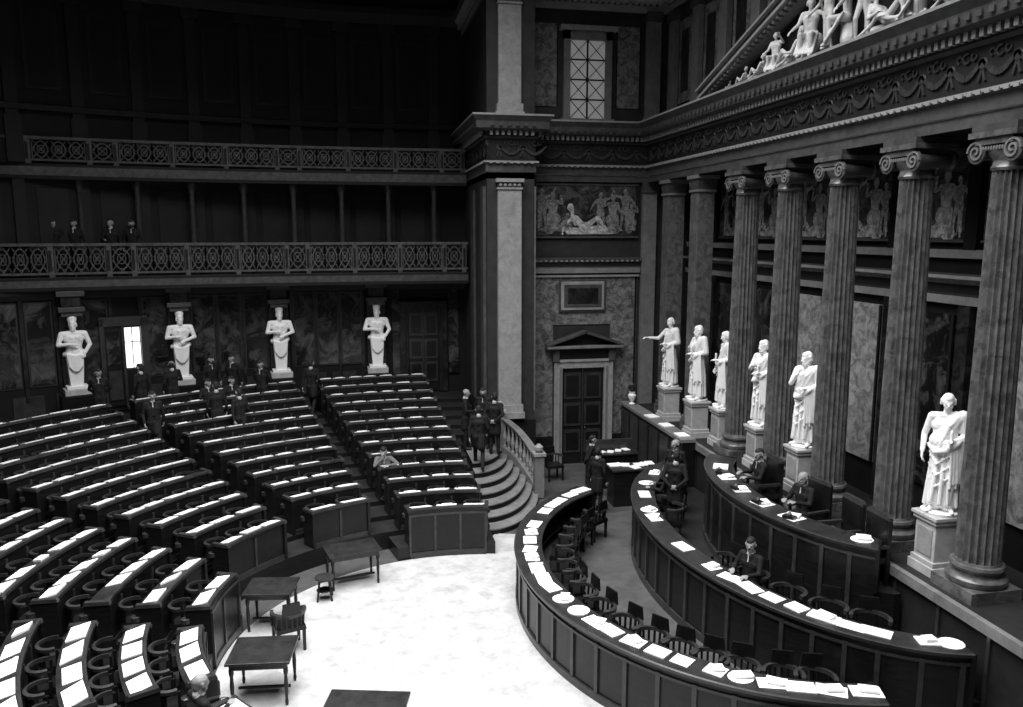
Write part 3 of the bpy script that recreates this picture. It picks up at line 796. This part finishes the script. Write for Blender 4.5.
# ------------------------------------------------------------ presidium
E1=((7.4,13.8),4.45,5.1);E2=((8.75,14.0),3.12,5.0);E3=((8.9,13.9),1.78,3.2)
def dais(name,E,z0,z,mat,grow=0.0):
    c,a,bb=E;pts=[p for p in arc(c,a+grow,90,270,.3,bb+grow) if p[0]<8.52]
    pts=[(8.53,pts[0][1])]+pts+[(8.53,pts[-1][1])]
    b=MB();b.poly(pts,z0,z,mat,WOOD);b.obj(name)
dais('floor_dais_lower',E1,0,.2,FLOORG,.02)
dais('floor_dais_middle',E2,.2,.7,FLOORD,.0)
dais('floor_dais_upper',E3,.7,1.5,FLOORD,.0)
def ebench(name,E,t0,t1,zb,zf,zt,depth,npap,skip=.08):
    c,a,bb=E;path=arc(c,a,t0,t1,.2,bb);e=empty(name)
    b=MB()
    b.sweep(path,[(0,zb),(.05,zb),(.05,zt-.05),(0,zt-.05)],WOOD)
    b.sweep(path,[(.05,zb),(.09,zb),(.09,zb+.14),(.05,zb+.14)],WOODR)
    b.sweep(path,[(.05,zt-.2),(.08,zt-.2),(.08,zt-.16),(.05,zt-.16)],WOODR)
    b.sweep(path,[(.11,zt-.06),(.12,zt-.01),(.09,zt),(-depth,zt-.03),(-depth,zt-.07)],[WOODR,WOODR,WOODL,WOODR,WOOD])
    b.sweep(path,[(-.03,zf+.3),(-depth*.7,zf+.3),(-depth*.7,zf+.33),(-.03,zf+.33)],WOOD)
    P=[Vector(p) for p in path]
    acc=0
    for p,q in zip(P[:-1],P[1:]):
        acc+=(q-p).length
        if acc>.42:
            acc=0;dd=(q-p).normalized();n=Vector((dd.y,-dd.x));m=p+n*.065
            b.box((m.x,m.y,(zb+zt)/2-.03),(.07,.035,zt-zb-.24),WOODR,math.atan2(dd.y,dd.x))
    for p,q in((P[0],P[1]),(P[-1],P[-2])):
        dd=(q-p).normalized();n=Vector((dd.y,-dd.x))*(1 if p is P[0] else -1);m=p-n*(depth/2-.05)
        b.box((m.x,m.y,(zf+zt)/2),(.06,depth+.12,zt-zf-.02),WOOD,math.atan2(dd.y,dd.x))
    b.obj('desk',parent=e)
    b=MB()
    for i in range(npap):
        if random.random()<skip: continue
        t=rad(t0+(t1-t0)*(i+.5)/npap+random.uniform(-.6,.6))
        x=c[0]+a*math.cos(t);y=c[1]+bb*math.sin(t)
        n=Vector((math.cos(t)/a,math.sin(t)/bb)).normalized();ang=math.atan2(n.y,n.x)
        x-=n.x*depth*.45;y-=n.y*depth*.45
        w=random.uniform(.28,.46) ; h=.006+.02*random.random()
        if random.random()<.15:
            r=.17;b.poly([(x+r*1.1*math.cos(j*pi/7),y+r*math.sin(j*pi/7)) for j in range(14)],zt-.014,zt-.014+h,PAPER)
        else: b.box((x,y,zt-.012+h/2),(depth*.6,w,h),PAPER,ang+random.uniform(-.25,.25))
        if random.random()<.4: b.box((x+.03,y,zt+.02+h),(depth*.35,w*.6,.03),PAPER,ang+random.uniform(-.6,.6))
    b.obj('papers',parent=e)
ebench('ministers_curved_bench',E1,119,262,0,.2,1.12,.44,27)
ebench('stenographers_curved_bench',E2,106,262,.2,.7,1.50,.42,26,.3)
ebench('presidium_curved_desk',E3,122,246,.7,1.5,2.26,.52,8,.1)
b=MB()
for t in(150,172,188,205):
    t=rad(t+3);c,a,bb=E3;x=c[0]+(a-.15)*math.cos(t);y=c[1]+(bb-.15)*math.sin(t)
    b.box((x,y,2.285),(.14,.22,.05),BLACK,t);b.lathe((x,y,2.31),[(.035,0),(.04,.03),(.02,.06)],BALM,10)
b.obj('inkstands')
def armchair_obj(name='armchair'):
    b=MB()
    for x in(-.22,.22):
        for y in(-.2,.2): b.box((x,y,.21),(.045,.045,.42),WOOD,top=1.2)
    b.box((0,0,.44),(.52,.48,.08),BLACK,top=.95)
    pts=[(.28*math.cos(rad(a)),.02+.26*math.sin(rad(a))) for a in range(-25,206,21)]
    b.sweep(pts,[(-.025,.68),(.03,.68),(.035,.735),(-.025,.745)],WOODR)
    for a in range(30,151,20): b.beam((.26*math.cos(rad(a)),.02+.24*math.sin(rad(a)),.46),(.275*math.cos(rad(a)),.02+.26*math.sin(rad(a)),.69),.03,.03,WOOD)
    b.box((0,.27,.84),(.34,.04,.22),BLACK,top=.85)
    for s in(-1,1): b.box((.26*s,-.09,.57),(.035,.04,.24),WOOD)
    return b.obj(name,bevel=.006)
ac=armchair_obj();ac.location=(5.6,22.4,0.0);ac.rotation_euler=(0,0,rad(10))
def put_chair(x,y,z,dx,dy):
    mobj('armchair',ac.data,(x,y,z),math.atan2(dx,-dy))
c,a,bb=E1
for i,t in enumerate(range(126,258,8)):
    t=rad(t+random.uniform(-1.5,1.5));x=c[0]+(a-.84)*math.cos(t);y=c[1]+(bb-.84)*math.sin(t);put_chair(x,y,.2,math.cos(t),math.sin(t))
c,a,bb=E2
for t in(128,142,156,196,206,218,230,242):
    tr=rad(t);put_chair(c[0]+(a-.74)*math.cos(tr),c[1]+(bb-.82)*math.sin(tr),.7,math.cos(tr),math.sin(tr))
b=MB()
b.box((0,0,.44),(.56,.5,.1),BLACK);b.box((0,.24,.82),(.54,.07,.66),BLACK,top=.92);b.box((0,.25,1.17),(.60,.09,.08),WOODR,top=.8)
for s in(-1,1):
    b.box((.27*s,.25,.58),(.05,.07,1.16),WOOD);b.box((.27*s,-.2,.33),(.05,.05,.66),WOOD);b.box((.27*s,0,.68),(.06,.5,.05),WOODR)
hb=b.obj('high_back_chair',bevel=.01);hb.location=(8.22,13.1,1.5);hb.rotation_euler=(0,0,rad(-80))
for x,y in((8.18,14.75),(8.22,12.1),(8.22,11.4)): mobj('high_back_chair',hb.data,(x,y,1.5),rad(-90))

def table(x,y,w,d,rot,h=.76):
    b=MB();b.box((0,0,h-.02),(w,d,.04),WOODL);b.box((0,0,h-.09),(w-.1,d-.1,.10),WOODR)
    for sx in(-1,1):
        for sy in(-1,1):
            b.lathe((sx*(w/2-.08),sy*(d/2-.08),0),[(.02,0),(.03,.06),(.022,.12),(.035,.35),(.025,.5),(.04,.56),(.04,h-.13)],WOOD,10)
    b.beam((-w/2+.08,0,.12),(w/2-.08,0,.12),.04,.04,WOOD)
    o=b.obj('writing_table',bevel=.008);o.location=(x,y,.012);o.rotation_euler=(0,0,rot);return o
table(-.25,16.3,1.1,.72,rad(14));table(-1.72,14.72,.9,.75,rad(-8));table(-1.62,12.35,.98,.85,rad(-6));table(-.05,10.5,1.15,.75,rad(-14))
b=MB();b.lathe((0,0,0),[(.17,.42),(.19,.44),(.19,.47),(.15,.48)],WOODR,16)
for i in range(4):
    a_=pi/4+i*pi/2;b.beam((.13*math.cos(a_),.13*math.sin(a_),.42),(.2*math.cos(a_),.2*math.sin(a_),0),.03,.03,WOOD)
b.lathe((0,0,0),[(.15,.18),(.165,.19),(.15,.2)],WOOD,14)
st0=b.obj('stool');st0.location=(-.8,15.6,.012)
put_chair(-1.35,13.75,.012,-.3,.9)

e=empty('clerk_desk',(7.2,20.0,0));b=MB()
b.box((0,0,1.0),(1.3,.7,.05),WOODL);b.box((0,0,.48),(1.2,.6,.96),WOOD);b.obj('desk',parent=e,bevel=.01)
b=MB()
for i in range(7): b.box((-.5+.17*i,random.uniform(-.2,.2),1.035+.005*i),(.22,.3,.02),PAPER,random.uniform(-.5,.5))
b.obj('papers',parent=e)
e=empty('clerk_desk',(7.1,21.5,0));b=MB()
b.box((0,0,1.0),(1.5,.6,.05),WOODL);b.box((0,0,.48),(1.4,.5,.96),WOOD);b.box((0,.2,1.18),(1.4,.06,.32),WOODR);b.obj('desk',parent=e,bevel=.01)
b=MB()
for i in range(5): b.box((-.55+.25*i,random.uniform(-.1,.05),1.035+.005*i),(.18,.24,.02),PAPER,random.uniform(-.5,.5))
b.obj('papers',parent=e)
b=MB();b.b2(8.15,8.5,18.9,23.75,0,1.92,WOOD);b.b2(8.1,8.51,18.85,23.75,1.92,2.0,PIERM)
for i in range(6): b.b2(8.12,8.15,19.0+.8*i,19.6+.8*i,.4,1.8,WOODR)
b.obj('podium_parapet')
b=MB()
for i in range(3): b.box((8.31,19.3+1.1*i,2.02),(.3,.4,.03),PAPER,.1*i)
b.obj('parapet_papers')
b=MB();b.lathe((8.3,23.2,2.0),[(.08,0),(.1,.03),(.04,.08),(.12,.22),(.13,.3),(.08,.36),(.1,.4)],STONE,16)
for i in range(14):
    a_=i*2.4;r=.05+.12*random.random();b.beam((8.3,23.2,2.36),(8.3+r*math.cos(a_),23.2+r*math.sin(a_),2.54+.12*random.random()),.05,.03,FEST)
b.obj('flower_vase',smooth=True)

# ------------------------------------------------------------ people
PM=[SUIT,SKIN,HAIR,SHIRT];PG=[SUIT,SKIN,HAIRG,SHIRT]
people={}
people['hang']=organic('man_standing',body(stand(),'suit',dict(yaw=10,beard=True)),PM)
people['talk']=organic('man_talking',body(stand(elR=(-.27,-.02,1.17),wrR=(-.16,-.27,1.15),pmR=(1,0,.2),hipL=(.1,0,.93),anL=(.15,-.05,.09),toeL=(.19,-.22,.036),knL=(.13,-.07,.5)),'suit',dict(yaw=-20,bald=True)),PM)
people['behind']=organic('man_hands_behind',body(stand(elL=(.27,.12,1.17),elR=(-.27,.12,1.17),wrL=(.07,.19,1.0),wrR=(-.07,.19,1.0),hdL=(-1,.1,-.3),hdR=(1,.1,-.3),pmL=(0,-1,0),pmR=(0,-1,0)),'suit',dict(yaw=15)),PM)
people['walk']=organic('man_walking',body(stand(knL=(.1,-.18,.52),anL=(.1,-.30,.10),toeL=(.11,-.48,.05),knR=(-.1,.05,.50),anR=(-.1,.30,.14),toeR=(-.11,.16,.04),wrL=(.25,.10,.92),wrR=(-.24,-.22,.96)),'suit',dict()),PM)
people['sit']=organic('man_seated',body(sit(),'suit',dict(tilt=12,bald=True,beard=True)),PG)
people['sit2']=organic('man_seated',body(sit(wrL=(.20,-.36,.84),elR=(-.27,-.1,.82)),'suit',dict(yaw=25)),PM)
lean=sit(shL=(.2,-.24,.98),shR=(-.16,-.24,1.0),elL=(.34,-.42,.86),elR=(-.26,-.46,.88),wrL=(.10,-.52,.88),wrR=(-.06,-.44,1.05),hdR=(.1,-.05,1),pmR=(0,1,0),head=(-.01,-.36,1.19))
people['lean']=organic('man_leaning',body(lean,'suit',dict(tilt=10,yaw=-10)),[SUITG,SKIN,HAIR,SHIRT])
def person(k,x,y,z,tx,ty,name=None,s=1):
    nm={'sit':'seated_man','sit2':'seated_man','lean':'leaning_man'}.get(k,'standing_man')
    return mobj(name or nm,people[k],(x,y,z),math.atan2(tx-x,-(ty-y)),s)
LZ=1.10
person('talk',2.98,22.3,LZ,3.6,22.2);person('hang',3.5,22.35,LZ,3.0,21.2)
person('behind',3.7,21.6,LZ,5.0,24);person('walk',3.12,20.75,.94,3.4,22.5)
def tier(x,y):
    r=math.hypot(x-CX,y-CY);k=min(NR-1,max(0,int((r-R0+.05)/PITCH)));return zk(k)
def ring(k,R,t,facing=None,s=1,dz=0):
    x=CX+R*math.cos(rad(t));y=CY+R*math.sin(rad(t));f=facing or(CX,CY);person(k,x,y,tier(x,y)+dz,f[0],f[1],s=s)
ring('hang',14.25,124.6,(-8,26));ring('walk',11.7,128.0,(-3,15));ring('talk',14.2,121.0,(-6,26))
ring('hang',rk(9)+.55,119.2,(-6,30));ring('walk',rk(8)+.55,117.4,(-8,28));ring('behind',rk(11)+.55,111,(-5,20));ring('walk',14.3,113.6,(-5,24));ring('hang',14.45,116,(0,20))
ring('walk',12.8,104.8,(0,30));ring('behind',14.3,129.2,(-4,10))
ring('lean',rk(3)+.50,100.5)
ring('sit',rk(0)+.51,216);ring('sit2',rk(2)+.51,222);
ring('sit2',rk(11)+.51,115);ring('sit2',rk(11)+.51,118)
person('sit',8.15,13.15,1.5,5,12.2);person('sit2',8.12,14.75,1.5,5,15)
person('behind',6.9,16.3,.7,8,18);person('talk',7.3,17.3,.7,6,16);
c,a,bb=E2
for t,k in((206,'sit2'),(142,'sit2')):
    tr=rad(t);x=c[0]+(a-.74)*math.cos(tr);y=c[1]+(bb-.82)*math.sin(tr);person(k,x,y,.7,x+math.cos(tr),y+math.sin(tr))
person('hang',6.05,19.4,.0,7.5,20.4);person('behind',6.25,20.6,0,7.5,20.2)
for x,k in((-6.6,'hang'),(-7.15,'talk'),(-8.6,'behind'),(-8.1,'walk')):
    person(k,x,galY(x)+.45,5.98,x,0,'gallery_spectator',.95)

# tympanum + fresco figures
def reclin():
    J=dict(hipL=(.02,-.05,.22),hipR=(.0,.08,.16),knL=(.42,-.06,.50),knR=(.50,.04,.20),anL=(.72,-.05,.12),anR=(.92,.04,.12),toeL=(.86,-.06,.08),toeR=(1.08,.0,.12),
      shL=(-.38,-.14,.55),shR=(-.36,.14,.50),elL=(-.30,-.26,.30),elR=(-.62,.12,.28),wrL=(-.05,-.26,.34),wrR=(-.68,-.1,.10),head=(-.44,-.02,.78))
    pr=body(J,'nude',dict(yaw=20,wavy=True))
    for i in range(6): pr.append((v3(-.1+.06*i,-.14,.28-.02*i),v3(.55+.06*i,-.14,.10),.035,.03,0))
    pr.append((v3(-.5,.1,.1),v3(.9,.1,.06),.11,.06,0))
    return organic('reclining_figure',pr,[STONE]*4,.014)
def kneel():
    J=sit(wrL=(.3,-.4,1.2),elL=(.34,-.15,.98),wrR=(-.35,-.25,.7))
    pr=body(J,'nude',dict(yaw=20,wavy=True));
    for i in range(7): pr.append((v3(-.18+.06*i,-.12,.6),v3(-.2+.065*i,-.5,.1),.04,.035,0))
    pr.append((v3(-.12,.05,.1),v3(.12,.05,.45),.2,.18,0))
    return organic('seated_figure',pr,[STONE]*4,.014)
def stf():
    pr=body(stand(elL=(.42,-.05,1.5),wrL=(.55,-.1,1.72),elR=(-.36,-.05,1.2),wrR=(-.45,-.2,1.05),knL=(.16,-.12,.52),anL=(.2,0,.1)),'nude',dict(yaw=-20,wavy=True))
    for i in range(6): pr.append((v3(.2-.06*i,-.10,1.45-.1*i),v3(-.15+.03*i,.12,.2),.045,.04,0))
    return organic('standing_figure',pr,[STONE]*4,.014)
RC,KN,SF=reclin(),kneel(),stf()
pe=bpy.data.objects['pediment']
def recol(me,mat):
    m2=me.copy();m2.materials.clear();m2.materials.append(mat)
    m2.polygons.foreach_set('material_index',[0]*len(m2.polygons));return m2
TYM=M('tympanum_marble',.5,.62,6,.5,.1)
TS={id(m):recol(m,TYM) for m in(RC,KN,SF)}
def tf(me,y,s,flip=1,rx=0,x=8.80,rot=-90):
    mobj('relief_figure',TS[id(me)],(x,y,10.60),rad(rot),(s*flip,s*.8,s),pe)
tf(RC,17.7,.44,-1);tf(RC,16.95,.58,-1);tf(KN,16.2,.60,1,rot=-60);tf(RC,15.55,.80,-1);tf(KN,14.9,.84,1,rot=-50);tf(SF,14.3,.80);tf(KN,13.7,.92,-1,rot=-120);tf(SF,13.2,.74,-1,rot=-70)
tf(RC,12.5,.85,1,x=8.76);tf(KN,11.8,.66,1,rot=-130);tf(RC,11.1,.58,1);tf(RC,10.2,.42,1);tf(RC,18.4,.26,-1)
fe=empty('fresco_figures',(0,0,0))
FM={k:recol(m,FRESF) for k,m in(('r',RC),('k',KN),('s',SF))}
FM2={k:recol(m,FRESF2) for k,m in(('r',RC),('k',KN),('s',SF))}
FM3={k:recol(m,FRESE2) for k,m in(('r',RC),('k',KN),('s',SF))}
for q,x,s,fx,F in(('r',6.9,1.0,1,FM),('k',5.9,.85,1,FM2),('s',8.2,.72,-1,FM2),('k',7.8,.8,-1,FM2),('s',5.55,.72,1,FM2),('r',6.1,.6,-1,FM2),('k',8.4,.6,1,FM2),('s',7.4,.66,1,FM2)):
    mobj('figure',F[q],(x,23.905,7.24+.08*(F is FM2)),0,(s*fx,.05,s),fe)
for i in range(8):
    y=21-2*i
    for q,dy,s,fx in(('s',.38,.74,1),('k',-.28,.85,-1),('r',.05,.6,1),('s',-.6,.6,-1)):
        mobj('figure',FM3[q],(10.325,y+dy,7.2),rad(-90),(s*fx,.04,s),fe)

# ------------------------------------------------------------ lights
l=bpy.data.lights.new('skylight_daylight','AREA');l.shape='RECTANGLE';l.size=11.5;l.size_y=18;l.energy=5000;l.spread=rad(125)
o=bpy.data.objects.new('skylight_daylight',l);o.location=(-.3,10.3,16.5);col.objects.link(o)
w=bpy.data.worlds.new('w');sc.world=w;w.use_nodes=True
w.node_tree.nodes['Background'].inputs[0].default_value=(.5,.5,.5,1);w.node_tree.nodes['Background'].inputs[1].default_value=.05
cd=bpy.data.cameras.new('camera');cd.sensor_width=36;cd.lens=28.15;cd.clip_end=200
co=bpy.data.objects.new('camera',cd);co.location=(0,0,7.3);co.rotation_euler=(rad(90-8.63),0,rad(-10.95));col.objects.link(co);sc.camera=co
sc.view_settings.view_transform='Standard'
sc.view_settings.look='None'
